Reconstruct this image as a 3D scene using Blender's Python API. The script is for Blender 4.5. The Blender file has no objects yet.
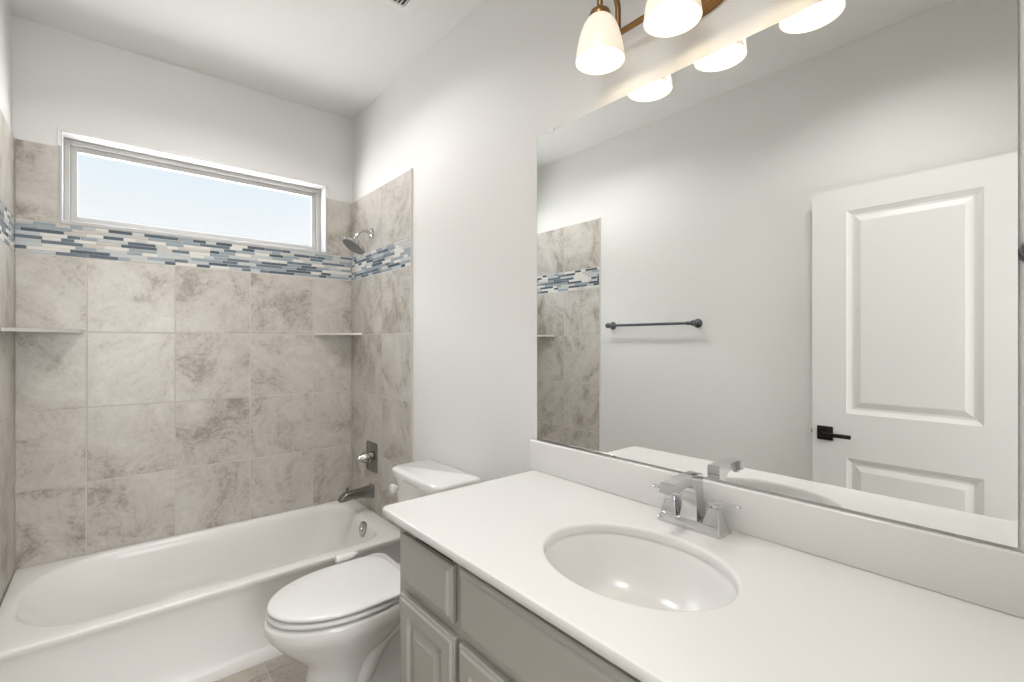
import bpy, bmesh, math, random
from mathutils import Vector, Matrix, Euler

S = bpy.context.scene
COL = S.collection
PI = math.pi
R = math.radians
random.seed(7)

# ------------------------------------------------------------------ camera
cam_d = bpy.data.cameras.new('camera')
cam = bpy.data.objects.new('camera', cam_d)
COL.objects.link(cam)
cam.location = (-1.174, 0.0, 1.349)
cam.rotation_euler = (PI / 2, 0, -R(40.23))
cam_d.sensor_width = 36.0
cam_d.lens = 36.0 * 471.76 / 1024.0
cam_d.shift_y = 0.0006
cam_d.clip_start = 0.01
S.camera = cam

# ------------------------------------------------------------------ view
S.view_settings.view_transform = 'Standard'
S.view_settings.look = 'None'
S.view_settings.gamma = 1.0
S.view_settings.use_curve_mapping = False
S.view_settings.exposure = 0.30

# ------------------------------------------------------------------ sky outside the window
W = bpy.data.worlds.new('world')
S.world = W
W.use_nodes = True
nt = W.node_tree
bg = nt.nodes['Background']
tc = nt.nodes.new('ShaderNodeTexCoord')
sx = nt.nodes.new('ShaderNodeSeparateXYZ')
rp = nt.nodes.new('ShaderNodeValToRGB')
mp = nt.nodes.new('ShaderNodeMapRange')
mp.inputs['From Min'].default_value = -1.0
mp.inputs['From Max'].default_value = 1.0
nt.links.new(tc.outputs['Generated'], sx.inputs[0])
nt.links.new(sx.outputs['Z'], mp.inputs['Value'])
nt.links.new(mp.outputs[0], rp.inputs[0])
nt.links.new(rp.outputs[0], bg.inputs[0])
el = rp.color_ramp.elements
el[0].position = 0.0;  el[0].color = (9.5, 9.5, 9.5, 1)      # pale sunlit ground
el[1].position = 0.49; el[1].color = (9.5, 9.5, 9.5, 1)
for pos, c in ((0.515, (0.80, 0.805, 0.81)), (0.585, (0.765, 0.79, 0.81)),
               (0.653, (0.64, 0.725, 0.79)), (0.69, (8.6, 9.3, 10.4)), (1.0, (9.5, 10.5, 12.4))):  # unseen upper sky brightened to add light indoors
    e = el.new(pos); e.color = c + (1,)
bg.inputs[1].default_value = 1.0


# added fill lights out of view, at the bathroom ceiling and in the hall
def area(name, loc, rot, sx_, sy_, watts, colour, spread=180):
    d = bpy.data.lights.new(name, 'AREA')
    d.shape = 'RECTANGLE'; d.size = sx_; d.size_y = sy_
    d.energy = watts; d.color = colour; d.spread = R(spread)
    o = bpy.data.objects.new(name, d); COL.objects.link(o)
    o.location = loc; o.rotation_euler = rot
    return o


area('added_ceiling_fill', (-0.75, 2.08, 2.76), (0, 0, 0), 0.2, 0.2, 8.2, (1.0, 0.985, 0.97), 150)  # fill light added over the tub end, no fixture there
area('added_ceiling_fill', (-0.85, 0.50, 2.76), (0, 0, 0), 0.3, 0.3, 5.2, (1.0, 0.985, 0.965), 135)  # fill light added above the vanity side, no fixture there
area('added_hall_fill', (-1.0, -1.74, 1.45), (R(90), 0, 0), 1.1, 1.5, 40.0, (0.98, 0.985, 1.0))  # frontal fill added in the hall, no window behind it
BULB_WATTS = 0.27


# ------------------------------------------------------------------ materials
def mat(name, col, rough=0.5, metal=0.0, spec=0.5, coat=0.0):
    m = bpy.data.materials.new(name); m.use_nodes = True
    b = m.node_tree.nodes['Principled BSDF']
    b.inputs['Base Color'].default_value = (*col, 1)
    b.inputs['Roughness'].default_value = rough
    b.inputs['Metallic'].default_value = metal
    b.inputs['Specular IOR Level'].default_value = spec
    b.inputs['Coat Weight'].default_value = coat
    return m


def add_bump(m, scale, strength, dist=0.002, detail=2.0):
    t = m.node_tree
    b = t.nodes['Principled BSDF']
    c = t.nodes.new('ShaderNodeTexCoord')
    n = t.nodes.new('ShaderNodeTexNoise')
    n.inputs['Scale'].default_value = scale
    n.inputs['Detail'].default_value = detail
    k = t.nodes.new('ShaderNodeBump')
    k.inputs['Strength'].default_value = strength
    k.inputs['Distance'].default_value = dist
    t.links.new(c.outputs['Object'], n.inputs['Vector'])
    t.links.new(n.outputs['Fac'], k.inputs['Height'])
    t.links.new(k.outputs[0], b.inputs['Normal'])
    return m


M = {}
M['wall'] = add_bump(mat('wall_paint', (0.76, 0.75, 0.73), 0.6), 90, 0.35, 0.0015)
M['ceiling'] = add_bump(mat('ceiling_paint', (0.78, 0.775, 0.755), 0.8), 80, 0.25, 0.0015)
M['trim'] = mat('white_trim_paint', (0.80, 0.795, 0.775), 0.35)
M['door'] = mat('white_door_paint', (0.76, 0.755, 0.735), 0.4)
M['porcelain'] = mat('white_porcelain', (0.80, 0.79, 0.77), 0.12, coat=0.3)
M['acrylic'] = mat('white_enamel', (0.83, 0.815, 0.79), 0.24)
M['seat'] = mat('white_seat_plastic', (0.80, 0.79, 0.77), 0.22)
M['counter'] = add_bump(mat('white_counter_stone', (0.75, 0.735, 0.715), 0.22), 12, 0.02, 0.001)
M['cab'] = mat('grey_cabinet_paint', (0.405, 0.388, 0.352), 0.38)
M['cab_in'] = mat('dark_cabinet_interior', (0.10, 0.09, 0.08), 0.8)
M['chrome'] = mat('chrome', (0.64, 0.64, 0.64), 0.06, 1.0)
M['nickel'] = mat('brushed_nickel', (0.50, 0.49, 0.47), 0.22, 1.0)
M['nickel_matte'] = mat('grey_spray_face', (0.33, 0.34, 0.34), 0.4, 0.3)
M['edge'] = mat('tile_edge_strip', (0.62, 0.60, 0.57), 0.5)
M['darknickel'] = mat('dark_nickel', (0.27, 0.265, 0.25), 0.25, 1.0)
M['black'] = mat('black_metal', (0.018, 0.016, 0.015), 0.35, 0.6)
M['slate_metal'] = mat('slate_grey_metal', (0.10, 0.11, 0.12), 0.35, 0.7)
M['bronze'] = mat('bronze_metal', (0.30, 0.17, 0.075), 0.32, 1.0)
M['mirror'] = mat('mirror_silver', (0.90, 0.915, 0.905), 0.0, 1.0)
M['glass_edge'] = mat('mirror_edge', (0.20, 0.23, 0.22), 0.2)
M['clip'] = mat('clear_plastic', (0.85, 0.85, 0.85), 0.15)
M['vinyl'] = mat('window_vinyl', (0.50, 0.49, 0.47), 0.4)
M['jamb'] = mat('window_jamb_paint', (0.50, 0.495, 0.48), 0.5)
M['grout'] = mat('tile_grout', (0.62, 0.59, 0.55), 0.9)
M['mgrout'] = mat('mosaic_grout', (0.62, 0.61, 0.58), 0.9)
M['rubber'] = mat('dark_rubber', (0.09, 0.09, 0.09), 0.5)
M['shelf'] = mat('shelf_stone', (0.62, 0.59, 0.55), 0.25)
M['register'] = mat('white_register_paint', (0.80, 0.80, 0.78), 0.4)
M['duct'] = mat('dark_duct', (0.05, 0.05, 0.05), 0.9)
for k, c in (('m0', (0.095, 0.125, 0.155)), ('m1', (0.16, 0.20, 0.235)), ('m2', (0.33, 0.38, 0.41)),
             ('m3', (0.55, 0.575, 0.575)), ('m4', (0.72, 0.70, 0.65)), ('m5', (0.56, 0.52, 0.47))):
    M[k] = mat('mosaic_strip_' + k, c, 0.12 if k in ('m0', 'm1', 'm2', 'm3') else 0.35)


def stone(name, base, dark, light, rough, per_tile=True):
    m = mat(name, base, rough)
    t = m.node_tree; b = t.nodes['Principled BSDF']
    c = t.nodes.new('ShaderNodeTexCoord')
    vec = c.outputs['Object']
    if per_tile:
        a = t.nodes.new('ShaderNodeAttribute'); a.attribute_name = 'tid'
        ml = t.nodes.new('ShaderNodeVectorMath'); ml.operation = 'SCALE'
        cb = t.nodes.new('ShaderNodeCombineXYZ')
        for i in range(3): t.links.new(a.outputs['Fac'], cb.inputs[i])
        ml.inputs['Scale'].default_value = 13.7
        t.links.new(cb.outputs[0], ml.inputs[0])
        ad = t.nodes.new('ShaderNodeVectorMath'); ad.operation = 'ADD'
        t.links.new(vec, ad.inputs[0]); t.links.new(ml.outputs[0], ad.inputs[1])
        vec = ad.outputs[0]
    big = t.nodes.new('ShaderNodeTexNoise')
    big.inputs['Scale'].default_value = 3.6; big.inputs['Detail'].default_value = 6.0
    big.inputs['Roughness'].default_value = 0.68; big.inputs['Distortion'].default_value = 0.9
    fine = t.nodes.new('ShaderNodeTexNoise')
    fine.inputs['Scale'].default_value = 26.0; fine.inputs['Detail'].default_value = 8.0
    fine.inputs['Roughness'].default_value = 0.75; fine.inputs['Distortion'].default_value = 1.6
    t.links.new(vec, big.inputs['Vector']); t.links.new(vec, fine.inputs['Vector'])
    mul = t.nodes.new('ShaderNodeMath'); mul.operation = 'MULTIPLY_ADD'
    mul.inputs[1].default_value = 0.55; 
    t.links.new(fine.outputs['Fac'], mul.inputs[0]); t.links.new(big.outputs['Fac'], mul.inputs[2])
    r = t.nodes.new('ShaderNodeValToRGB')
    e = r.color_ramp.elements
    e[0].position = 0.60; e[0].color = (*dark, 1)
    e[1].position = 0.98; e[1].color = (*light, 1)
    x = e.new(0.755); x.color = (*base, 1)
    t.links.new(mul.outputs[0], r.inputs[0]); t.links.new(r.outputs[0], b.inputs['Base Color'])
    return m


M['tile'] = stone('grey_beige_stone_tile', (0.52, 0.485, 0.435), (0.315, 0.275, 0.23), (0.635, 0.605, 0.56), 0.3)
M['floor'] = stone('floor_stone_tile', (0.38, 0.335, 0.285), (0.22, 0.185, 0.145), (0.48, 0.43, 0.375), 0.35)

m = bpy.data.materials.new('window_glass'); m.use_nodes = True
t = m.node_tree; t.nodes.clear()
o_ = t.nodes.new('ShaderNodeOutputMaterial'); mx = t.nodes.new('ShaderNodeMixShader')
tr = t.nodes.new('ShaderNodeBsdfTransparent'); gl = t.nodes.new('ShaderNodeBsdfGlossy')
gl.inputs['Roughness'].default_value = 0.0
mx.inputs[0].default_value = 0.02
t.links.new(tr.outputs[0], mx.inputs[1]); t.links.new(gl.outputs[0], mx.inputs[2]); t.links.new(mx.outputs[0], o_.inputs[0])
M['glass'] = m

m = bpy.data.materials.new('frosted_shade_glass'); m.use_nodes = True
b = m.node_tree.nodes['Principled BSDF']
b.inputs['Base Color'].default_value = (0.72, 0.68, 0.60, 1)
b.inputs['Roughness'].default_value = 0.3
b.inputs['Emission Color'].default_value = (1.0, 0.88, 0.68, 1)
b.inputs['Emission Strength'].default_value = 0.38
M['shade'] = m
m = bpy.data.materials.new('bulb_glow'); m.use_nodes = True
b = m.node_tree.nodes['Principled BSDF']
b.inputs['Emission Color'].default_value = (1.0, 0.93, 0.80, 1)
b.inputs['Emission Strength'].default_value = 4.0
M['bulb'] = m


# ------------------------------------------------------------------ mesh builder
class MB:
    def __init__(self):
        self.bm = bmesh.new(); self.mats = []; self.tid = self.bm.faces.layers.float.new('tid')

    def mi(self, m):
        if m is None: return 0
        if m not in self.mats: self.mats.append(m)
        return self.mats.index(m)

    def _tag(self, faces, m, tid=0.0, smooth=False):
        i = self.mi(m)
        for f in faces:
            f.material_index = i; f[self.tid] = tid; f.smooth = smooth

    def box(self, x0, x1, y0, y1, z0, z1, m=None, bev=0.0, seg=2, tid=0.0):
        tmp = bmesh.new()
        bmesh.ops.create_cube(tmp, size=1.0)
        bmesh.ops.scale(tmp, vec=(x1 - x0, y1 - y0, z1 - z0), verts=tmp.verts)
        bmesh.ops.translate(tmp, vec=((x0 + x1) / 2, (y0 + y1) / 2, (z0 + z1) / 2), verts=tmp.verts)
        if bev > 0:
            bmesh.ops.bevel(tmp, geom=tmp.edges[:], offset=bev, segments=seg, profile=0.5, affect='EDGES')
        self.merge(tmp, m, tid, bev > 0)
        return self

    def merge(self, tmp, m=None, tid=0.0, smooth=False, M4=None):
        if M4 is not None: bmesh.ops.transform(tmp, matrix=M4, verts=tmp.verts)
        mp_ = {v: self.bm.verts.new(v.co) for v in tmp.verts}
        fs = []
        for f in tmp.faces:
            try: fs.append(self.bm.faces.new([mp_[v] for v in f.verts]))
            except ValueError: pass
        self._tag(fs, m, tid, smooth)
        tmp.free()

    def loft(self, rings, m=None, cap0=True, cap1=True, closed=True, smooth=True, fan0=None, fan1=None):
        vs = [[self.bm.verts.new(p) for p in r] for r in rings]
        fs = []
        n = len(vs[0])
        for a, b_ in zip(vs, vs[1:]):
            for i in range(n if closed else n - 1):
                j = (i + 1) % n
                fs.append(self.bm.faces.new((a[i], a[j], b_[j], b_[i])))
        if cap0: fs.append(self.bm.faces.new(list(reversed(vs[0]))))
        if cap1: fs.append(self.bm.faces.new(vs[-1]))
        self._tag(fs, m, 0.0, smooth)
        return self

    def tube(self, pts, rad, m=None, n=14, cap=True):
        pts = [Vector(p) for p in pts]
        rads = rad if isinstance(rad, (list, tuple)) else [rad] * len(pts)
        rings = []; prev = None
        for i, p in enumerate(pts):
            if i == 0: d = pts[1] - p
            elif i == len(pts) - 1: d = p - pts[i - 1]
            else: d = (pts[i + 1] - p).normalized() + (p - pts[i - 1]).normalized()
            d.normalize()
            if prev is None:
                up = Vector((0, 0, 1)) if abs(d.z) < 0.9 else Vector((0, 1, 0))
                u = d.cross(up).normalized()
            else:
                u = (prev - d * prev.dot(d)).normalized()
            prev = u
            v = d.cross(u)
            rings.append([p + (u * math.cos(2 * PI * k / n) + v * math.sin(2 * PI * k / n)) * rads[i] for k in range(n)])
        return self.loft(rings, m, cap, cap)

    def lathe(self, prof, origin, axis='Z', m=None, n=32, cap0=True, cap1=True, M4=None):
        o = Vector(origin); rings = []
        for r_, h in prof:
            ring = []
            for k in range(n):
                a = 2 * PI * k / n
                c, s = r_ * math.cos(a), r_ * math.sin(a)
                p = {'Z': (c, s, h), 'X': (h, c, s), 'Y': (s, h, c)}[axis]
                p = Vector(p)
                if M4 is not None: p = M4 @ p
                ring.append(o + p)
            rings.append(ring)
        return self.loft(rings, m, cap0, cap1)

    def build(self, name, m=None, parent=None, sub=0, autosmooth=35):
        bmesh.ops.recalc_face_normals(self.bm, faces=self.bm.faces[:])
        me = bpy.data.meshes.new(name)
        self.bm.to_mesh(me); self.bm.free()
        if m is not None and not self.mats: me.materials.append(m)
        for q in self.mats: me.materials.append(q)
        o = bpy.data.objects.new(name, me); COL.objects.link(o)
        if parent is not None:
            o.parent = parent
            if parent.type == 'EMPTY' or parent.location.length > 0:
                w = parent.location.copy(); p = parent.parent
                while p: w += p.location; p = p.parent
                for v in me.vertices: v.co -= w
        if autosmooth:
            me.set_sharp_from_angle(angle=R(autosmooth))
        if sub:
            k = o.modifiers.new('subsurf', 'SUBSURF'); k.levels = sub; k.render_levels = sub
        return o


def struct(o): o['kind'] = 'structure'; return o


def thing(name, label, cat, loc):
    o = bpy.data.objects.new(name, None); COL.objects.link(o)
    o.location = loc; o.empty_display_size = 0.05
    o['label'] = label; o['category'] = cat
    return o


def tag(o, label, cat, group=None):
    o['label'] = label; o['category'] = cat
    if group: o['group'] = group
    return o


def rr(x0, x1, y0, y1, z, r, k=8, e=8):
    """closed rounded-rectangle ring with a fixed point count; r may be 4 radii (x1y1,x0y1,x0y0,x1y0)"""
    rs = r if isinstance(r, (list, tuple)) else [r] * 4
    cs = [(x1 - rs[0], y1 - rs[0], 0), (x0 + rs[1], y1 - rs[1], 90), (x0 + rs[2], y0 + rs[2], 180), (x1 - rs[3], y0 + rs[3], 270)]
    arcs = []
    for (cx, cy, a), q in zip(cs, rs):
        arcs.append([(cx + q * math.cos(R(a + 90 * i / k)), cy + q * math.sin(R(a + 90 * i / k)), z) for i in range(k + 1)])
    out = []
    for i in range(4):
        out += arcs[i]
        p, q = arcs[i][-1], arcs[(i + 1) % 4][0]
        for j in range(1, e): out.append(tuple(p[c] + (q[c] - p[c]) * j / e for c in range(3)))
    return [Vector(p) for p in out]


# ------------------------------------------------------------------ room shell
D, XL, ZC, YF = 2.972, -1.508, 2.77, -0.046
TXL, TD = -1.500, 2.9645                     # tile faces
WX0, WX1, WZ0, WZ1 = -1.352, -0.172, 1.900, 2.308   # window opening

b = MB()                                      # bathroom floor, 33 cm tiles
i = 0
for ix in range(-8, 1):
    for iy in range(-7, 10):
        x0 = ix * 0.335 - 0.02; y0 = iy * 0.335 + 0.10
        xa, xb, ya, yb = max(x0, -2.9), min(x0 + 0.332, 0.1), max(y0, -1.95), min(y0 + 0.332, 3.1)
        if xb - xa > 0.01 and yb - ya > 0.01:
            b.box(xa, xb, ya, yb, -0.012, 0, M['floor'], tid=random.random() * 9 + i); i += 1
b.box(-2.9, 0.1, -1.95, 3.1, -0.08, -0.0025, M['grout'])
struct(b.build('floor'))

b = MB(); b.box(-2.9, 0.12, -1.95, 3.12, ZC, ZC + 0.1, M['ceiling']); struct(b.build('ceiling'))

b = MB()
WT = 3.16
b.box(-1.62, WX0, D, WT, 0, ZC, M['wall']); b.box(WX1, 0.12, D, WT, 0, ZC, M['wall'])
b.box(WX0, WX1, D, WT, WZ1, ZC, M['wall']); b.box(WX0, WX1, D, WT, 0, WZ0, M['wall'])
wall_back = struct(b.build('wall_back'))
b = MB(); b.box(0.0, 0.12, -1.9, D, 0, ZC, M['wall']); wall_right = struct(b.build('wall_right'))
b = MB(); b.box(-1.62, XL, YF, D, 0, ZC, M['wall']); wall_left = struct(b.build('wall_left'))
DW0, DW1, DZ = -1.447, -0.640, 2.072          # doorway in the near wall, behind the lens
b = MB()
b.box(-2.0, DW0, YF - 0.12, YF, 0, ZC, M['wall']); b.box(DW1, 0.0, YF - 0.12, YF, 0, ZC, M['wall'])
b.box(DW0, DW1, YF - 0.12, YF, DZ, ZC, M['wall'])
struct(b.build('wall_front'))
b = MB()                                      # hall beyond the doorway
b.box(-2.12, -2.0, -1.9, YF, 0, ZC, M['wall']); b.box(-2.0, 0.0, -1.9, -1.78, 0, ZC, M['wall'])
struct(b.build('wall_hall'))

# ---- tiles: one mesh per wall
ROWS = [(0.345, 0.693), (0.693, 1.040), (1.040, 1.393), (1.393, 1.738)]
TOPROW = (1.886, 2.235)
G = 0.0022


def tile_panel(b, axis, f0, f1, us, z0, z1, seed):
    """tiles on a wall; axis 'y': wall plane normal along y, u is x; 'x': u is y"""
    rnd = random.Random(seed)
    for ua, ub in us:
        args = (f0, f1)
        tid = rnd.random() * 40
        if axis == 'y': b.box(ua + G, ub - G, f0, f1, z0 + G, z1 - G, M['tile'], 0.0012, 1, tid)
        else: b.box(f0, f1, ua + G, ub - G, z0 + G, z1 - G, M['tile'], 0.0012, 1, tid)


seams = [TXL, -1.268, -0.930, -0.586, -0.246, -0.008]
b = MB()
for k, (z0, z1) in enumerate(ROWS):
    tile_panel(b, 'y', TD, D, list(zip(seams, seams[1:])), z0, z1, 100 + k)
tile_panel(b, 'y', TD, D, [(TXL, WX0 - 0.008)], *TOPROW, 110)
tile_panel(b, 'y', TD, D, [(WX1 + 0.008, -0.008)], *TOPROW, 111)
b.box(TXL, -0.008, TD + 0.0018, D, 0.345, 1.738, M['grout'])
b.box(TXL, WX0 - 0.008, TD + 0.0018, D, 1.886, 2.235, M['grout']); b.box(WX1 + 0.008, -0.008, TD + 0.0018, D, 1.886, 2.235, M['grout'])
b.build('tile_surround', parent=wall_back)
TY0 = 2.178
ys = [TY0, 2.528, TD]
for nm, f0, f1, par, sd in (('r', -0.008, 0.0, wall_right, 200), ('l', XL, TXL, wall_left, 300)):
    b = MB()
    for k, (z0, z1) in enumerate(ROWS + [TOPROW]):
        tile_panel(b, 'x', f0, f1, list(zip(ys, ys[1:])), z0, z1, sd + k)
    tile_panel(b, 'x', f0, f1, [(TY0, 2.20)], 0.0, 0.345, sd + 9)
    g0, g1 = (f0 + 0.0018, f1) if nm == 'r' else (f0, f1 - 0.0018)
    b.box(g0, g1, TY0, TD, 0.345, 1.738, M['grout']); b.box(g0, g1, TY0, TD, 1.886, 2.235, M['grout'])
    b.build('tile_surround', parent=par)
    b = MB()
    xa, xb = (-0.011, 0.0) if nm == 'r' else (XL, TXL + 0.003)
    b.box(xa, xb, TY0 - 0.005, TY0, 0.0, 2.237, M['edge'], 0.001, 1)
    o = b.build('tile_edge_strip', parent=par); o['label'] = 'pale edge strip of the tile'


def mosaic(axis, f0, f1, u0, u1, seed, parent):
    rnd = random.Random(seed)
    b = MB(); n = 9; z0, z1 = 1.741, 1.884; h = (z1 - z0) / n
    for r_ in range(n):
        u = u0 - rnd.random() * 0.06; last = None
        while u < u1:
            L = rnd.choice((0.045, 0.06, 0.075, 0.09, 0.11, 0.14))
            key = rnd.choices(('m0', 'm1', 'm2', 'm3', 'm4', 'm5'), (20, 17, 18, 20, 20, 9))[0]
            if key == last: key = rnd.choice(('m4', 'm2'))
            last = key
            a, c = max(u, u0), min(u + L, u1)
            if c - a > 0.006:
                d = 0.0008 * rnd.random()
                za, zb = z0 + h * r_ + 0.0009, z0 + h * (r_ + 1) - 0.0009
                if axis == 'y': b.box(a + 0.001, c - 0.001, f0 - d, f1, za, zb, M[key], 0.0008, 1)
                elif axis == 'xr': b.box(f0 - d, f1, a + 0.001, c - 0.001, za, zb, M[key], 0.0008, 1)
                else: b.box(f0, f1 + d, a + 0.001, c - 0.001, za, zb, M[key], 0.0008, 1)
            u += L
    if axis == 'y': b.box(u0, u1, f0 + 0.0015, f1, z0 - 0.003, z1 + 0.002, M['mgrout'])
    elif axis == 'xr': b.box(f0 + 0.0015, f1, u0, u1, z0 - 0.003, z1 + 0.002, M['mgrout'])
    else: b.box(f0, f1 - 0.0015, u0, u1, z0 - 0.003, z1 + 0.002, M['mgrout'])
    o = b.build('mosaic_band', parent=parent)
    o['label'] = 'band of slim blue, grey and cream mosaic strips'


mosaic('y', TD, D, TXL, -0.008, 41, wall_back)
mosaic('xr', -0.008, 0.0, TY0, TD, 42, wall_right)
mosaic('xl', XL, TXL, TY0, TD, 43, wall_left)

# ---- window
FY0, FY1 = 3.055, 3.105


def ring_frame(b, x0, x1, z0, z1, w, y0, y1, m, bev=0.002):
    b.box(x0, x0 + w, y0, y1, z0, z1, m, bev, 1); b.box(x1 - w, x1, y0, y1, z0, z1, m, bev, 1)
    b.box(x0 + w, x1 - w, y0, y1, z1 - w, z1, m, bev, 1); b.box(x0 + w, x1 - w, y0, y1, z0, z0 + w, m, bev, 1)


b = MB()
ring_frame(b, WX0 + 0.001, WX1 - 0.001, WZ0 + 0.001, WZ1 - 0.001, 0.022, FY0, FY1, M['vinyl'])
win = struct(b.build('window_1'))
b = MB(); ring_frame(b, WX0 + 0.023, WX1 - 0.023, WZ0 + 0.023, WZ1 - 0.023, 0.026, FY0 + 0.018, FY1 - 0.004, M['vinyl'])
b.build('sash', parent=win)
b = MB(); b.box(WX0 + 0.048, WX1 - 0.048, FY0 + 0.030, FY0 + 0.035, WZ0 + 0.048, WZ1 - 0.048, M['glass']); b.build('pane', parent=win)
b = MB()                                       # white corner bead round the opening
b.box(WX0 - 0.016, WX1 + 0.016, TD - 0.003, D, WZ1, WZ1 + 0.016, M['trim'], 0.004, 2)
for xa, xb in ((WX0 - 0.016, WX0), (WX1, WX1 + 0.016)):
    b.box(xa, xb, TD - 0.003, D, 2.236, WZ1, M['trim'], 0.003, 1)
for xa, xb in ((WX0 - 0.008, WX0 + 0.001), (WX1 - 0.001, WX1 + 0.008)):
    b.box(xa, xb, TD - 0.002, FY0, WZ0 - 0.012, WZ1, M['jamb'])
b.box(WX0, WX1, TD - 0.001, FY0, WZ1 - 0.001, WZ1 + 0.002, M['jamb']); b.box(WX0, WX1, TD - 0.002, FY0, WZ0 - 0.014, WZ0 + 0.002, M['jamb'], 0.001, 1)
o = b.build('window_bead', parent=win); o['label'] = 'white edge bead round the window opening'

# ---- baseboards, casing
def baseboard(name, x0, x1, y0, y1):
    b = MB(); b.box(x0, x1, y0, y1, 0.0, 0.105, M['trim'], 0.004, 2); struct(b.build(name))


baseboard('baseboard_left', XL, XL + 0.014, YF, TY0 - 0.01)
baseboard('baseboard_right', -0.014, 0.0, 1.17, TY0 - 0.01)
b = MB()
cw = 0.057
b.box(DW0 - cw, DW0, YF, YF + 0.014, 0, DZ + cw, M['trim'], 0.004, 2)
b.box(DW1, DW1 + 0.033, YF, YF + 0.014, 0, DZ + cw, M['trim'], 0.004, 2)
b.box(DW0, DW1, YF, YF + 0.014, DZ, DZ + cw, M['trim'], 0.004, 2)
b.box(DW0 - 0.001, DW0 + 0.012, YF - 0.12, YF, 0, DZ, M['trim']); b.box(DW1 - 0.012, DW1 + 0.001, YF - 0.12, YF, 0, DZ, M['trim'])
b.box(DW0, DW1, YF - 0.12, YF, DZ - 0.003, DZ + 0.001, M['trim'])
struct(b.build('trim_1'))

# ---- door, swung back flat along the left wall (seen in the mirror)
DX0, DX1 = -1.481, -1.445
dy0, dy1, dz0, dz1 = 0.000, 0.812, 0.012, 2.067
PAN = [(0.216, 0.672, 1.015, 1.957), (0.216, 0.672, 0.235, 0.808)]
b = MB()
b.box(DX0, DX1 - 0.012, dy0, dy1, dz0, dz1, M['door'])
b.box(DX1 - 0.012, DX1, dy0, PAN[0][0], dz0, dz1, M['door']); b.box(DX1 - 0.012, DX1, PAN[0][1], dy1, dz0, dz1, M['door'])
for za, zb in ((dz0, PAN[1][2]), (PAN[1][3], PAN[0][2]), (PAN[0][3], dz1)):
    b.box(DX1 - 0.012, DX1, PAN[0][0], PAN[0][1], za, zb, M['door'])


def rect_x(y0, y1, z0, z1, ins, x):
    return [Vector((x, y0 + ins, z0 + ins)), Vector((x, y1 - ins, z0 + ins)), Vector((x, y1 - ins, z1 - ins)), Vector((x, y0 + ins, z1 - ins))]


for p in PAN:
    prof = [(0.0, 0.0), (0.005, -0.003), (0.020, -0.010), (0.030, -0.0105), (0.036, -0.0085), (0.052, -0.003), (0.056, -0.002)]
    b.loft([rect_x(*p, i_, DX1 + x_) for i_, x_ in prof], M['door'], cap0=False, cap1=True, smooth=False)
door = struct(b.build('door_1', autosmooth=0))
b = MB()
hy, hz = 0.757, 0.912
b.box(DX1, DX1 + 0.008, hy - 0.033, hy + 0.033, hz - 0.033, hz + 0.033, M['black'], 0.002, 2)
b.tube([(DX1 + 0.007, hy, hz), (DX1 + 0.052, hy, hz)], 0.011, M['black'])
b.box(DX1 + 0.044, DX1 + 0.056, hy - 0.115, hy + 0.011, hz - 0.009, hz + 0.009, M['black'], 0.003, 2)
o = b.build('door_lever', parent=door); o['label'] = 'black lever handle on a square plate'
b = MB(); b.box(DX0 + 0.006, DX1 - 0.006, dy1, dy1 + 0.0015, hz - 0.028, hz + 0.028, M['nickel']); b.box(DX0 + 0.011, DX1 - 0.011, dy1, dy1 + 0.009, hz - 0.010, hz + 0.010, M['nickel'], 0.002, 1)
b.build('latch', parent=door)
for zz in (1.85, 1.04, 0.28):
    b = MB(); b.tube([(DX1 + 0.004, -0.009, zz - 0.042), (DX1 + 0.004, -0.009, zz + 0.042)], 0.0075, M['black'])
    b.lathe([(0.006, 0.0), (0.006, 0.006), (0.002, 0.009)], (DX1 + 0.004, -0.009, zz + 0.042), 'Z', M['black'], 12)
    b.box(DX0 + 0.006, DX1 + 0.002, -0.003, 0.0002, zz - 0.042, zz + 0.042, M['black'])
    o = b.build('hinge', parent=door); o['label'] = 'black door hinge'

# ------------------------------------------------------------------ bathtub
TZ = 0.357
X0, X1, Y0, Y1 = TXL + 0.002, -0.010, 2.196, TD - 0.002
tub = thing('bathtub', 'white alcove bathtub under the high window, set between tiled walls', 'bathtub', ((X0 + X1) / 2, (Y0 + Y1) / 2, 0))
b = MB()
cr = (0.004, 0.004, 0.004, 0.004)
rings = [rr(X0, X1, Y0 - 0.004, Y1, 0.0, cr), rr(X0, X1, Y0 - 0.004, Y1, 0.042, cr), rr(X0, X1, Y0 + 0.004, Y1, 0.052, cr),
         rr(X0, X1, Y0 + 0.009, Y1, 0.058, cr), rr(X0, X1, Y0 + 0.007, Y1, 0.300, cr), rr(X0, X1, Y0 + 0.004, Y1, 0.325, cr), rr(X0, X1, Y0 - 0.002, Y1, 0.333, cr),
         rr(X0, X1, Y0 - 0.003, Y1, 0.350, cr), rr(X0 + .001, X1 - .001, Y0 - 0.001, Y1 - .001, 0.3550, (0.006,) * 4), rr(X0 + .004, X1 - .004, Y0 + 0.004, Y1 - .004, TZ, (0.01,) * 4)]
ir = (0.14, 0.30, 0.26, 0.14)
IX0, IX1, IY0, IY1 = -1.452, -0.105, 2.262, 2.925


def inner(ins, z, rs=ir, dl=0, dr=0, df=0, db=0):
    return rr(IX0 + ins + dl, IX1 - ins - dr, IY0 + ins + df, IY1 - ins - db, z, tuple(max(0.03, q - ins * 0.6) for q in rs))


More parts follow.
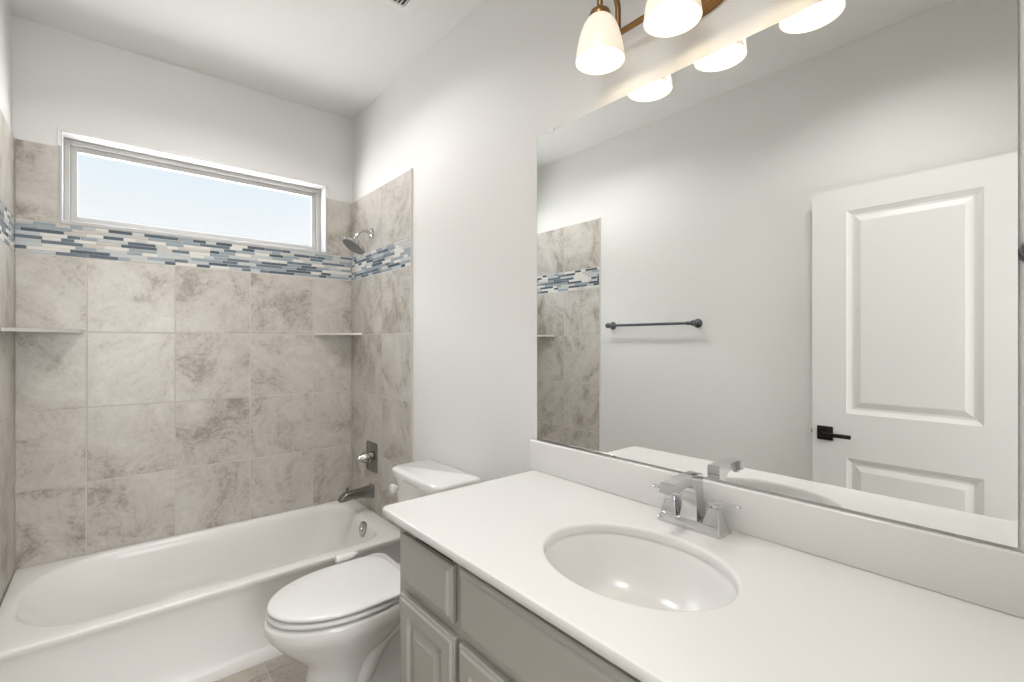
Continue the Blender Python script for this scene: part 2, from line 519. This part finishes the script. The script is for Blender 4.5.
rings += [inner(-0.016, TZ), inner(-0.008, TZ - 0.0015), inner(0.000, TZ - 0.006), inner(0.007, TZ - 0.015), inner(0.012, TZ - 0.03), inner(0.015, TZ - 0.05, dl=.02, dr=.004),
          inner(0.016, 0.26, dl=0.05, dr=0.012), inner(0.03, 0.18, dl=0.12, dr=0.025), inner(0.05, 0.12, dl=0.18, dr=0.04),
          inner(0.075, 0.088, dl=0.20, dr=0.05), inner(0.11, 0.072, dl=0.22, dr=0.06), inner(0.17, 0.068, dl=0.25, dr=0.07)]
b.loft(rings, M['acrylic'])
b.build('tub_body', parent=tub, autosmooth=50)
b = MB()
Mx = Matrix.Rotation(R(7), 4, 'Y')
b.lathe([(0.040, 0.004), (0.042, -0.004), (0.041, -0.009), (0.033, -0.013), (0.012, -0.0145), (0.010, -0.019), (0.002, -0.020)], (-0.118, 2.515, 0.315), 'X', M['nickel'], 28, M4=Mx)
b.build('overflow_plate', parent=tub)
b = MB(); b.lathe([(0.030, 0.0), (0.030, 0.004), (0.022, 0.006), (0.020, 0.002), (0.002, 0.002)], (-0.36, 2.59, 0.0675), 'Z', M['nickel'], 24)
b.build('drain', parent=tub)

# ---- tub spout, valve, shower head on the right tiled wall
TF = -0.008
sp = thing('tub_spout', 'dark metal tub spout on the right tiled wall above the bathtub rim', 'tub spout', (TF, 2.655, 0.468))
b = MB()
y_, z_ = 2.655, 0.470
def rect_ring(x, yc, zc, hy_, hz_, r_=0.008, shear=0.0):
    return [Vector((x + shear * q.y, yc + q.x, zc + q.y)) for q in rr(-hy_, hy_, -hz_, hz_, 0, r_, 4, 2)]
b.loft([rect_ring(TF, y_, z_, .031, .038), rect_ring(TF - .006, y_, z_, .031, .038), rect_ring(TF - .013, y_, z_, .027, .032),
        rect_ring(-.08, y_, z_ + .001, .024, .024), rect_ring(-.135, y_, z_ + .001, .024, .022), rect_ring(-.160, y_, z_ - .001, .025, .024, shear=0.25),
        rect_ring(-.190, y_, z_ - .007, .025, .019, shear=0.5), rect_ring(-.198, y_, z_ - .010, .022, .012, shear=0.5)], M['darknickel'])
b.build('spout_body', parent=sp)
b = MB(); b.lathe([(0.004, 0), (0.004, 0.016), (0.008, 0.018), (0.008, 0.026), (0.003, 0.029)], (-.155, y_, z_ + .018), 'Z', M['darknickel'], 16)
b.build('diverter_knob', parent=sp)

va = thing('shower_valve', 'metal shower valve with rectangular plate and pointed knob above the tub spout', 'shower valve', (TF, 2.652, 0.672))
b = MB(); yv, zv = 2.652, 0.672
b.loft([rect_ring(TF, yv, zv, .072, .085, .012), rect_ring(TF - .005, yv, zv, .072, .085, .012), rect_ring(TF - .009, yv, zv, .066, .079, .012)], M['darknickel'])
b.build('valve_plate', parent=va)
b = MB()
b.lathe([(.030, 0), (.030, -.012), (.024, -.016), (.024, -.030), (.031, -.034), (.031, -.042), (.020, -.062), (.012, -.078), (.010, -.090), (.003, -.093)], (TF - .008, yv, zv), 'X', M['nickel'], 28)
b.build('valve_knob', parent=va)

sh = thing('wall_shower', 'nickel shower head on a bent arm by the mosaic band in the corner', 'shower head', (TF, 2.655, 1.985))
b = MB(); ya, za = 2.655, 1.985
b.lathe([(.030, 0), (.030, -.004), (.022, -.010), (.012, -.014)], (TF, ya, za), 'X', M['chrome'], 28); b.build('flange', parent=sh)
b = MB()
P0, P1, P2 = Vector((TF - .008, ya, za)), Vector((-.085, ya, za + .035)), Vector((-.108, ya, za - .045))
b.tube([P0 * (1 - q) ** 2 + P1 * 2 * q * (1 - q) + P2 * q * q for q in [k / 14 for k in range(15)]], 0.0095, M['chrome'], 14)
b.build('shower_arm', parent=sh)
b = MB()
Mh = Matrix.Rotation(R(33), 4, 'Y')
b.lathe([(.012, .040), (.016, .034), (.016, .022), (.030, .014), (.062, .010), (.070, .004), (.071, -.006), (.067, -.010)], (-.117, ya, za - .085), 'Z', M['chrome'], 36, M4=Mh)
hd = b.build('head', parent=sh)
b = MB()
b.lathe([(.066, -.0098), (.064, -.0115), (.002, -.0125)], (-.117, ya, za - .085), 'Z', M['nickel_matte'], 36, M4=Mh)
for ri, cnt in ((.014, 6), (.030, 12), (.046, 18), (.058, 24)):
    for k in range(cnt):
        a = 2 * PI * k / cnt
        c = Mh @ Vector((ri * math.cos(a), ri * math.sin(a), 0))
        b.lathe([(.0022, -.0118), (.0018, -.0145), (.0005, -.015)], Vector((-.117, ya, za - .085)) + c, 'Z', M['rubber'], 6, M4=Mh)
o = b.build('spray_face', parent=sh); o['label'] = 'grey spray face'


# ---- corner shelves
def corner_shelf(xc, sgn, lx, ly, label):
    b = MB(); yc = TD - 0.0005; z0, z1 = 1.389, 1.403
    pts = [(xc, yc), (xc + sgn * lx, yc)]
    for k in range(1, 10):
        a = k / 10
        px, py = xc + sgn * lx * (1 - a), yc - ly * a
        bow = 0.018 * math.sin(PI * a)
        pts.append((px + sgn * bow, py - bow))
    pts.append((xc, yc - ly))
    rg = [[Vector((x, y, z)) for x, y in pts] for z in (z0, z1)]
    b.loft(rg, M['shelf'], smooth=False)
    return tag(b.build('corner_shelf', autosmooth=0), label, 'shelf', 'stone corner shelves in the shower')


corner_shelf(TXL + 0.0005, 1, 0.225, 0.34, 'pale stone corner shelf in the left corner of the tiled shower')
corner_shelf(-0.0085, -1, 0.235, 0.16, 'pale stone corner shelf in the right corner, below the shower head')

# ------------------------------------------------------------------ toilet
TY = 1.757
toi = thing('toilet', 'white elongated toilet with closed lid between the bathtub and vanity', 'toilet', (-0.40, TY, 0))


def egg(xc, lf, lb, w, z, nb=2.6, n=56):
    """egg outline: front points to -x (ellipse), back squarer"""
    out = []
    for k in range(n):
        a = 2 * PI * k / n
        c, s = math.cos(a), math.sin(a)
        if c <= 0:
            out.append(Vector((xc + lf * c, TY + w * s, z)))
        else:
            e_ = 2 / nb
            out.append(Vector((xc + lb * abs(c) ** e_, TY + w * math.copysign(abs(s) ** e_, s), z)))
    return out


b = MB()
# bowl and pedestal in one skin
b.loft([egg(-.535, .150, .12, .100, 0.0, 4), egg(-.535, .145, .115, .094, 0.012, 4), egg(-.53, .125, .105, .086, .06, 4), egg(-.53, .118, .10, .083, .13, 3.5),
        egg(-.525, .120, .11, .087, .175, 3), egg(-.515, .140, .13, .098, .205, 3), egg(-.505, .185, .16, .122, .240, 3), egg(-.50, .232, .19, .152, .283, 3),
        egg(-.50, .266, .205, .177, .325, 3), egg(-.50, .280, .215, .188, .350, 3), egg(-.50, .283, .22, .191, .378, 3), egg(-.50, .279, .218, .188, .387, 3), egg(-.50, .264, .205, .174, .390, 3)], M['porcelain'])
# rear shelf under the tank
b.loft([rr(-.34, -.035, TY - .10, TY + .10, .30, .03), rr(-.36, -.030, TY - .125, TY + .125, .345, .035), rr(-.36, -.030, TY - .13, TY + .13, .375, .035), rr(-.355, -.036, TY - .124, TY + .124, .387, .03)], M['porcelain'])
# trapway body
b.loft([rr(-.46, -.12, TY - .085, TY + .085, 0.0, .05), rr(-.46, -.125, TY - .080, TY + .080, .02, .05), rr(-.47, -.13, TY - .065, TY + .065, .06, .05), rr(-.47, -.11, TY - .062, TY + .062, .16, .05),
        rr(-.42, -.08, TY - .075, TY + .075, .24, .05), rr(-.40, -.06, TY - .095, TY + .095, .31, .05)], M['porcelain'])
for s in (-1, 1):
    P = [Vector(q) for q in ((-.47, TY + s * .045, .10), (-.40, TY + s * .058, .23), (-.30, TY + s * .062, .27), (-.20, TY + s * .060, .20), (-.17, TY + s * .058, .05))]
    pts = []
    for k in range(25):                       # smooth S-shaped trapway bulge
        q = k / 24 * 4; i_ = min(3, int(q)); f_ = q - i_
        p0, p1, p2, p3 = P[max(i_ - 1, 0)], P[i_], P[i_ + 1], P[min(i_ + 2, 4)]
        pts.append(0.5 * ((2 * p1) + (p2 - p0) * f_ + (2 * p0 - 5 * p1 + 4 * p2 - p3) * f_ ** 2 + (3 * p1 - p0 - 3 * p2 + p3) * f_ ** 3))
    b.tube(pts, .046, M['porcelain'], 20)
b.build('bowl', parent=toi, autosmooth=60)
b = MB()
b.loft([egg(-.50, .250, .165, .165, .3955, 3), egg(-.50, .266, .175, .181, .3975, 3), egg(-.50, .274, .18, .188, .401, 3), egg(-.50, .276, .18, .190, .408, 3), egg(-.50, .272, .176, .187, .4125, 3), egg(-.50, .262, .170, .178, .4145, 3)], M['seat'])
b.build('seat', parent=toi, autosmooth=60)
b = MB()
b.loft([egg(-.50, .250, .185, .165, .4205, 5), egg(-.50, .266, .200, .183, .4215, 5), egg(-.50, .272, .206, .189, .4245, 5), egg(-.50, .273, .207, .190, .430, 5), egg(-.50, .270, .204, .187, .4345, 5),
        egg(-.50, .262, .196, .180, .4365, 4.5), egg(-.50, .19, .14, .12, .438, 3.5), egg(-.50, .08, .06, .05, .4385, 2.4)], M['seat'])
b.build('lid', parent=toi, autosmooth=60)
b = MB()
b.loft([rr(-.385, -.265, TY - .165, TY + .202, .390, .03), rr(-.390, -.26, TY - .17, TY + .208, .397, .05), rr(-.388, -.262, TY - .168, TY + .207, .421, .05), rr(-.372, -.276, TY - .155, TY + .192, .430, .04)], M['seat'])
b.build('seat_hinge', parent=toi, autosmooth=60)
b = MB()
b.lathe([(.004, 0), (.013, .002), (.0155, .006), (.0155, .072), (.013, .076), (.008, .077), (.008, .092)], (-.474, TY + .200, .450), 'X', M['seat'], 20)
b.build('side_lever', parent=toi)
for s in (-1, 1):
    b = MB(); b.lathe([(.016, 0), (.016, .008), (.010, .016), (.002, .018)], (-.30, TY + s * .098, .0), 'Z', M['porcelain'], 16); b.build('bolt_cap', parent=toi)
b = MB()
def tank_ring(z, x0, x1, hw, r_=.035, bow=.012):
    out = []
    for p in rr(x0, x1, TY - hw, TY + hw, z, (.015, r_, r_, .015)):
        if p.x < (x0 + x1) / 2: p.x += bow * ((p.y - TY) / hw) ** 2
        p.y += .012
        out.append(p)
    return out
b.loft([tank_ring(.388, -.190, -.022, .170), tank_ring(.395, -.195, -.020, .178), tank_ring(.55, -.208, -.018, .190), tank_ring(.752, -.220, -.018, .198)], M['porcelain'])
b.build('tank', parent=toi, autosmooth=60)
b = MB()
b.loft([tank_ring(.750, -.224, -.014, .204), tank_ring(.753, -.231, -.010, .210), tank_ring(.778, -.234, -.010, .213), tank_ring(.785, -.231, -.012, .210), tank_ring(.789, -.220, -.020, .200)], M['porcelain'])
b.build('tank_lid', parent=toi, autosmooth=60)
b = MB()
lx, ly, lz = -.199, TY + .172, .700
b.lathe([(.017, .008), (.017, -.006), (.012, -.012), (.009, -.024), (.002, -.025)], (lx, ly, lz), 'X', M['seat'], 22)
b.lathe([(.012, -.020), (.020, -.023), (.0215, -.028), (.0215, -.036), (.018, -.041), (.002, -.043)], (lx, ly, lz), 'X', M['seat'], 24)
b.build('flush_lever', parent=toi)
b = MB(); b.tube([(-.02, TY + .17, .14), (-.06, TY + .17, .14), (-.085, TY + .165, .16), (-.085, TY + .15, .28), (-.09, TY + .14, .40)], .006, M['nickel'])
b.lathe([(.022, 0), (.022, -.004), (.010, -.008)], (-.0145, TY + .17, .14), 'X', M['nickel'], 18); b.build('supply_hose', parent=toi)

# ------------------------------------------------------------------ vanity cabinet
CT = 0.888; SLAB = 0.022
VY0, VY1 = YF + .002, 1.200
FX = -0.565
van = thing('vanity_cabinet', 'grey painted vanity cabinet with raised panel doors under the white countertop', 'cabinet', (-0.28, (VY0 + VY1) / 2, 0))
b = MB()
zt_ = CT - SLAB - .0005
b.box(FX, -.002, VY1 - .016, VY1, 0.0, zt_, M['cab']); b.box(FX, -.002, VY0, VY0 + .016, 0.0, zt_, M['cab'])
b.box(-.012, -.002, VY0 + .016, VY1 - .016, 0, zt_, M['cab_in'])
b.box(FX + .02, -.012, VY0 + .016, VY1 - .016, .095, .11, M['cab_in'])
b.box(FX + .075, FX + .09, VY0 + .016, VY1 - .016, 0.0, .095, M['cab'])
# face frame
rails = [(.835, zt_), (.660, .712), (.095, .125)]
for za_, zb_ in rails: b.box(FX + .0006, FX + .0184, VY0 + .016, VY1 - .016, za_, zb_, M['cab'])
for ya_, yb_ in ((VY1 - .085, VY1 - .016), (.868, .935), (.295, .360), (VY0 + .016, VY0 + .05), (.597, .633)):
    b.box(FX, FX + .019, ya_, yb_, .125, .675 if abs(ya_ - .597) < .001 else .835, M['cab'])
b.box(FX + .0195, FX + .024, VY0 + .016, VY1 - .016, .11, zt_, M['cab_in'])
b.build('body', parent=van, autosmooth=0)


def front(y0, y1, z0, z1, prof, name):
    b = MB()
    b.loft([rect_x(y0, y1, z0, z1, i_, FX - .0008 - x_) for i_, x_ in prof], M['cab'], smooth=False)
    return b.build(name, parent=van, autosmooth=0)


SLABP = [(0, 0), (0, .011), (.003, .0135), (.012, .0145), (.0145, .018), (.017, .0195), (.021, .0205)]
DOORP = [(0, 0), (0, .012), (.003, .015), (.009, .016), (.011, .019), (.013, .0205), (.046, .0205), (.049, .017), (.051, .011), (.060, .0105), (.082, .0175), (.085, .019)]
front(.917, 1.168, .700, .832, SLABP, 'drawer')
front(-.015, .313, .700, .832, SLABP, 'drawer')
front(.343, .887, .695, .840, SLABP, 'false_drawer')
for ya_, yb_ in ((.905, 1.168), (.618, .887), (.343, .612), (-.015, .325)):
    front(ya_, yb_, .115, .672, DOORP, 'door')

# ------------------------------------------------------------------ countertop with moulded basin and backsplash
CX0, CX1, CY0, CY1 = -.604, -.002, YF + .001, 1.247
SKX, SKY, SA, SB = -.330, .600, .168, .212       # basin ellipse
top = thing('vanity_countertop', 'white vanity countertop with moulded oval basin and low backsplash', 'countertop', (-.3, .6, CT - SLAB))
b = MB()
N = 96


def ell(ax, ay, z, dx=0.0):
    return [Vector((SKX + dx + ax * math.cos(2 * PI * k / N), SKY + ay * math.sin(2 * PI * k / N), z)) for k in range(N)]


def outer(ins, z):
    """rounded rectangle sampled at the same polar angles as the ellipse"""
    x0, x1, y0, y1 = CX0 + ins, CX1 - (ins if ins < .004 else 0), CY0 + ins, CY1 - ins
    r_ = .016
    out = []
    for k in range(N):
        a = 2 * PI * k / N
        # angle chosen so the four corners are hit exactly
        out.append(a)
    ring = []
    cs = [(x1, y1), (x0, y1), (x0, y0), (x1, y0)]
    per = N // 4
    # corner k is at index N/8 + k*N/4
    for k in range(N):
        q = (k - N // 8) % N
        i_, f_ = divmod(q, per); f_ /= per
        p, p2 = cs[i_], cs[(i_ + 1) % 4]
        ring.append(Vector((p[0] + (p2[0] - p[0]) * f_, p[1] + (p2[1] - p[1]) * f_, z)))
    # soften corners
    for i_ in range(4):
        idx = (N // 8 + i_ * per) % N
        v = ring[idx]; c = Vector(((x0 + x1) / 2, (y0 + y1) / 2, z))
        ring[idx] = v + Vector((math.copysign(.006, c.x - v.x), math.copysign(.006, c.y - v.y), 0))
        for s in (-1, 1):
            j = (idx + s) % N
            corner = Vector((cs[i_][0], cs[i_][1], z))
            d = (ring[j] - corner).normalized()
            ring[j] = corner + d * .018
    return ring


b.loft([outer(.012, CT - SLAB), outer(.002, CT - SLAB + .001), outer(0, CT - SLAB + .004), outer(0, CT - .005), outer(.0015, CT - .0015), outer(.005, CT), outer(.009, CT), ell(SA + .010, SB + .010, CT),
        ell(SA + .004, SB + .004, CT), ell(SA + .001, SB + .001, CT - .0006), ell(SA - .002, SB - .002, CT - .003), ell(SA - .0035, SB - .0035, CT - .008), ell(SA - .004, SB - .004, CT - SLAB)],
       M['counter'], cap0=False, cap1=False)
b.build('slab', parent=top, autosmooth=40)
b = MB()
prof = [(0.002, -.020), (0.002, -.023), (.006, -.030), (.012, -.045), (.022, -.070), (.038, -.100), (.060, -.125), (.088, -.140), (.115, -.1475), (.135, -.150)]
b.loft([ell(SA - i_, SB - i_ * 1.15, CT + z_) for i_, z_ in prof] + [ell(.024, .024, CT - .1515)], M['counter'], cap0=False, cap1=False)
b.build('basin', parent=top, autosmooth=60)
b = MB()
b.lathe([(.030, -.001), (.030, .002), (.024, .003), (.022, -.002), (.018, -.002), (.018, .004), (.010, .007), (.002, .007)], (SKX, SKY, CT - .1515), 'Z', M['chrome'], 28)
o = b.build('drain', parent=top); o['label'] = 'chrome drain'
b = MB(); b.box(-.0205, -.002, CY0, 1.2645, CT + .0002, .994, M['counter'], .003, 3)
b.build('backsplash', parent=top)

# ------------------------------------------------------------------ faucet
FXC, FYC = -.068, .608
fau = thing('faucet', 'chrome two-handle faucet with square spout behind the oval basin', 'faucet', (FXC, FYC, CT))
b = MB()
def fr(hx, hy_, z, r_=.003, dx=0.0): return rr(FXC - hx + dx, FXC + hx + dx, FYC - hy_, FYC + hy_, CT + z, r_, 3, 3)
b.loft([fr(.030, .083, .0005), fr(.030, .083, .008), fr(.029, .082, .0095), fr(.024, .077, .020), fr(.0235, .0765, .0225), fr(.021, .074, .0235)], M['chrome'], smooth=False)
b.build('base', parent=fau, autosmooth=30)
b = MB()
# spout: side outline (x from the faucet centre, z above the counter), widened towards the foot
outl = [(.024, .0225), (.0225, .040), (.0205, .070), (.0195, .100), (.0195, .128), (.016, .1325), (-.020, .1335), (-.070, .1325), (-.112, .1300), (-.119, .1275),
        (-.1235, .1060), (-.1190, .1030), (-.100, .1035), (-.075, .1085), (-.050, .1120), (-.034, .1110), (-.023, .1030), (-.0165, .090), (-.0165, .070), (-.019, .045), (-.0225, .0225)]
def swid(z): return .0165 + .0065 * max(0.0, (.10 - z) / .0775) ** 1.3
b.loft([[Vector((FXC + x, FYC + s_ * (swid(z) - dy_), CT + z)) for x, z in outl] for s_, dy_ in ((-1, 0), (-.9, 0), (.9, 0), (1, 0))], M['chrome'], smooth=True)
b.build('spout', parent=fau, autosmooth=40)
b = MB(); b.lathe([(.0095, 0), (.0095, -.007), (.008, -.009), (.002, -.009)], (-.178, FYC, CT + .1035), 'Z', M['chrome'], 18); b.build('aerator', parent=fau)
for s in (-1, 1):
    yc = FYC + s * .056
    b = MB()
    def hr(h_, z, r_=.002): return rr(FXC - h_, FXC + h_, yc - h_, yc + h_, CT + z, r_, 3, 3)
    b.loft([hr(.0215, .0225), hr(.021, .027), hr(.0165, .044), hr(.0125, .058), hr(.0115, .061)], M['chrome'], smooth=False)
    b.lathe([(.0095, .060), (.0095, .067)], (FXC, yc, CT), 'Z', M['chrome'], 20)
    b.box(FXC - .011, FXC + .011, yc - .011, yc + .011, CT + .066, CT + .0765, M['chrome'], .002, 2)
    h = b.build('handle', parent=fau, autosmooth=30)
    b = MB()
    L0, L1 = yc - s * .010, yc + s * .062
    secs = [(L0, .0725, .009, .004), (yc + s * .012, .0745, .0085, .0035), (yc + s * .035, .0755, .0085, .0028), (L1 - s * .002, .0765, .0085, .0026), (L1, .0765, .006, .0015)]
    b.loft([[Vector((FXC + q.x, yy, CT + zz + q.y)) for q in rr(-w_, w_, -h_, h_, 0, h_ * .8, 3, 2)] for yy, zz, w_, h_ in secs], M['chrome'])
    lev = b.build('lever', autosmooth=40)
    lev.parent = h; w = h.matrix_world.copy()
    for v in lev.data.vertices: v.co -= fau.location

# ------------------------------------------------------------------ mirror
mir = thing('wall_mirror', 'large frameless rectangular mirror above the backsplash', 'mirror', (-.003, .65, 1.0))
b = MB(); b.box(-.0055, -.0015, .0565, 1.241, 1.000, 2.083, M['glass_edge'])
for f in b.bm.faces:
    if f.normal.x < -.9 or f.calc_center_median().x < -.0054: f.material_index = b.mi(M['mirror'])
b.build('mirror_glass', parent=mir, autosmooth=0)
b = MB(); b.box(-.0075, -.001, .90, 1.240, .9952, 1.003, M['nickel'], .001, 1); b.build('bottom_channel', parent=mir)
for yy, zz in ((1.165, 2.083), (.16, 2.083)):
    b = MB(); b.box(-.009, -.001, yy - .010, yy + .010, zz - .008, zz + .010, M['clip'], .003, 2); b.build('clip', parent=mir)

# ------------------------------------------------------------------ vanity light
LY = [.854, .629, .404]; LX, LZ0 = -.127, 2.138
lamp = thing('vanity_light', 'bronze three-light wall fixture with frosted white bell shades above the mirror', 'wall light', (0, LY[1], 2.245))
BZ = 2.250
b = MB()
el_r = []
for sc, x in ((1.0, -.001), (1.0, -.008), (.95, -.012), (.93, -.012), (.90, -.018), (.84, -.021), (.80, -.021), (.74, -.027), (.55, -.030), (.1, -.031)):
    el_r.append([Vector((x, LY[1] +   .104 * sc * math.cos(2 * PI * k / 48), BZ + .056 * sc * math.sin(2 * PI * k / 48))) for k in range(48)])
b.loft(el_r, M['bronze']); b.build('backplate', parent=lamp, autosmooth=30)
b = MB(); b.tube([(-.045, LY[2] - .02, BZ), (-.045, LY[0] + .02, BZ)], .0085, M['bronze'], 16)
for yy in (LY[2] - .02, LY[0] + .02): b.lathe([(.0085, -.004), (.012, 0), (.009, .006), (.002, .010)] if yy > .6 else [(.002, -.010), (.009, -.006), (.012, 0), (.0085, .004)], (-.045, yy, BZ), 'Y', M['bronze'], 16)
for yy in (LY[1] - .05, LY[1] + .05): b.tube([(-.022, yy, BZ), (-.045, yy, BZ)], .007, M['bronze'], 12)
b.build('bar', parent=lamp)
for yy in LY:
    b = MB()
    pts = []
    for k in range(17):
        a = PI * k / 16
        cx_ = (-.045 + LX) / 2; rx = (-.045 - LX) / 2
        pts.append((cx_ + rx * math.cos(a), yy, 2.315 + .055 * math.sin(a)))
    pts = [(-.045, yy, BZ), (-.045, yy, 2.275)] + pts + [(LX, yy, 2.272)]
    b.tube(pts, .0085, M['bronze'], 12)
    b.build('arm', parent=lamp)
    b = MB(); b.lathe([(.009, 2.292), (.013, 2.284), (.027, 2.277), (.031, 2.266), (.030, 2.254)], (LX, yy, 0), 'Z', M['bronze'], 28); b.build('cap', parent=lamp)
    b = MB()
    prof = [(.027, 2.262), (.036, 2.254), (.046, 2.238), (.054, 2.217), (.0605, 2.192), (.0655, 2.165), (.0690, LZ0), (.0665, LZ0 + .0005), (.063, 2.165), (.058, 2.192), (.0515, 2.217), (.0435, 2.237), (.0335, 2.251), (.025, 2.260)]
    b.lathe(prof, (LX, yy, 0), 'Z', M['shade'], 40, cap0=False, cap1=False)
    shd = b.build('shade', parent=lamp, autosmooth=60); shd['label'] = 'frosted white glass bell shade'
    b = MB(); b.lathe([(.010, 2.260), (.012, 2.250), (.022, 2.230), (.028, 2.210), (.026, 2.192), (.016, 2.178), (.003, 2.174)], (LX, yy, 0), 'Z', M['bulb'], 24)
    bulb = b.build('bulb', autosmooth=60)
    bulb.parent = shd
    for v in bulb.data.vertices: v.co -= lamp.location
    d = bpy.data.lights.new('bulb_light', 'POINT'); d.energy = BULB_WATTS; d.color = (1.0, .83, .60); d.shadow_soft_size = .02
    o = bpy.data.objects.new('bulb_light', d); COL.objects.link(o); o.location = Vector((LX, yy, 2.155)) - lamp.location; o.parent = lamp

# ------------------------------------------------------------------ towel bar (left wall, seen in the mirror)
tb = thing('towel_bar', 'slate grey metal towel bar on the painted wall beside the shower tile', 'towel bar', (XL, 1.77, 1.459))
for yy in (2.062, 1.434):
    b = MB()
    b.lathe([(.027, 0), (.027, .005), (.020, .010), (.012, .016), (.010, .046)], (XL, yy, 1.459), 'X', M['slate_metal'], 24)
    b.lathe([(.003, -.019), (.012, -.016), (.017, -.008), (.018, 0), (.017, .008), (.012, .016), (.003, .019)], (XL + .056, yy, 1.459), 'X', M['slate_metal'], 24)
    b.build('post', parent=tb)
b = MB(); b.tube([(XL + .056, 1.434, 1.459), (XL + .056, 2.062, 1.459)], .0085, M['slate_metal'], 16)
for yy in (1.462, 2.034): b.tube([(XL + .056, yy - .014, 1.459), (XL + .056, yy + .014, 1.459)], .0115, M['slate_metal'], 16)
b.build('bar', parent=tb)

# ------------------------------------------------------------------ robe hook at the right end of the mirror
hk = thing('wall_hook', 'dark slate metal wall hook beside the right edge of the mirror', 'hook', (0, .037, 1.499))
b = MB(); b.lathe([(.020, 0), (.020, -.005), (.014, -.010), (.009, -.014), (.008, -.040)], (0, .037, 1.499), 'X', M['slate_metal'], 24); b.build('hook_plate', parent=hk)
b = MB(); b.lathe([(.008, -.036), (.014, -.040), (.016, -.048), (.013, -.056), (.003, -.060)], (0, .037, 1.499), 'X', M['slate_metal'], 24)
b.tube([(-.03, .037, 1.497), (-.04, .037, 1.482), (-.052, .037, 1.474), (-.064, .037, 1.480), (-.070, .037, 1.492)], .005, M['slate_metal']); b.build('hook_arm', parent=hk)

# ------------------------------------------------------------------ ceiling register
RX0, RX1, RY0, RY1 = -.46, -.198, 1.60, 1.850
reg = thing('air_register', 'white slotted air register on the ceiling', 'vent', ((RX0 + RX1) / 2, (RY0 + RY1) / 2, ZC))
b = MB()
q = .034
zt0, zt1 = ZC - .008, ZC - .0005
b.box(RX0, RX0 + q, RY0, RY1, zt0, zt1, M['register'], .003, 1); b.box(RX1 - q, RX1, RY0, RY1, zt0, zt1, M['register'], .003, 1)
b.box(RX0 + q, RX1 - q, RY0, RY0 + q, zt0, zt1, M['register'], .003, 1); b.box(RX0 + q, RX1 - q, RY1 - q, RY1, zt0, zt1, M['register'], .003, 1)
b.build('frame', parent=reg)
b = MB(); b.box(RX0 + q, RX1 - q, RY0 + q, RY1 - q, ZC - .002, ZC - .0008, M['duct']); b.build('opening', parent=reg)
n = 12
for k in range(n):
    xc = RX0 + q + (RX1 - RX0 - 2 * q) * (k + .5) / n
    b = MB()
    b.loft([[Vector((xc + dx, yy, ZC + dz)) for dx, dz in ((-.0045, -.0085), (-.0035, -.0085), (.0055, -.0025), (.0045, -.0025))] for yy in (RY0 + q, RY1 - q)], M['register'], smooth=False)
    b.build('louver', parent=reg, autosmooth=0)
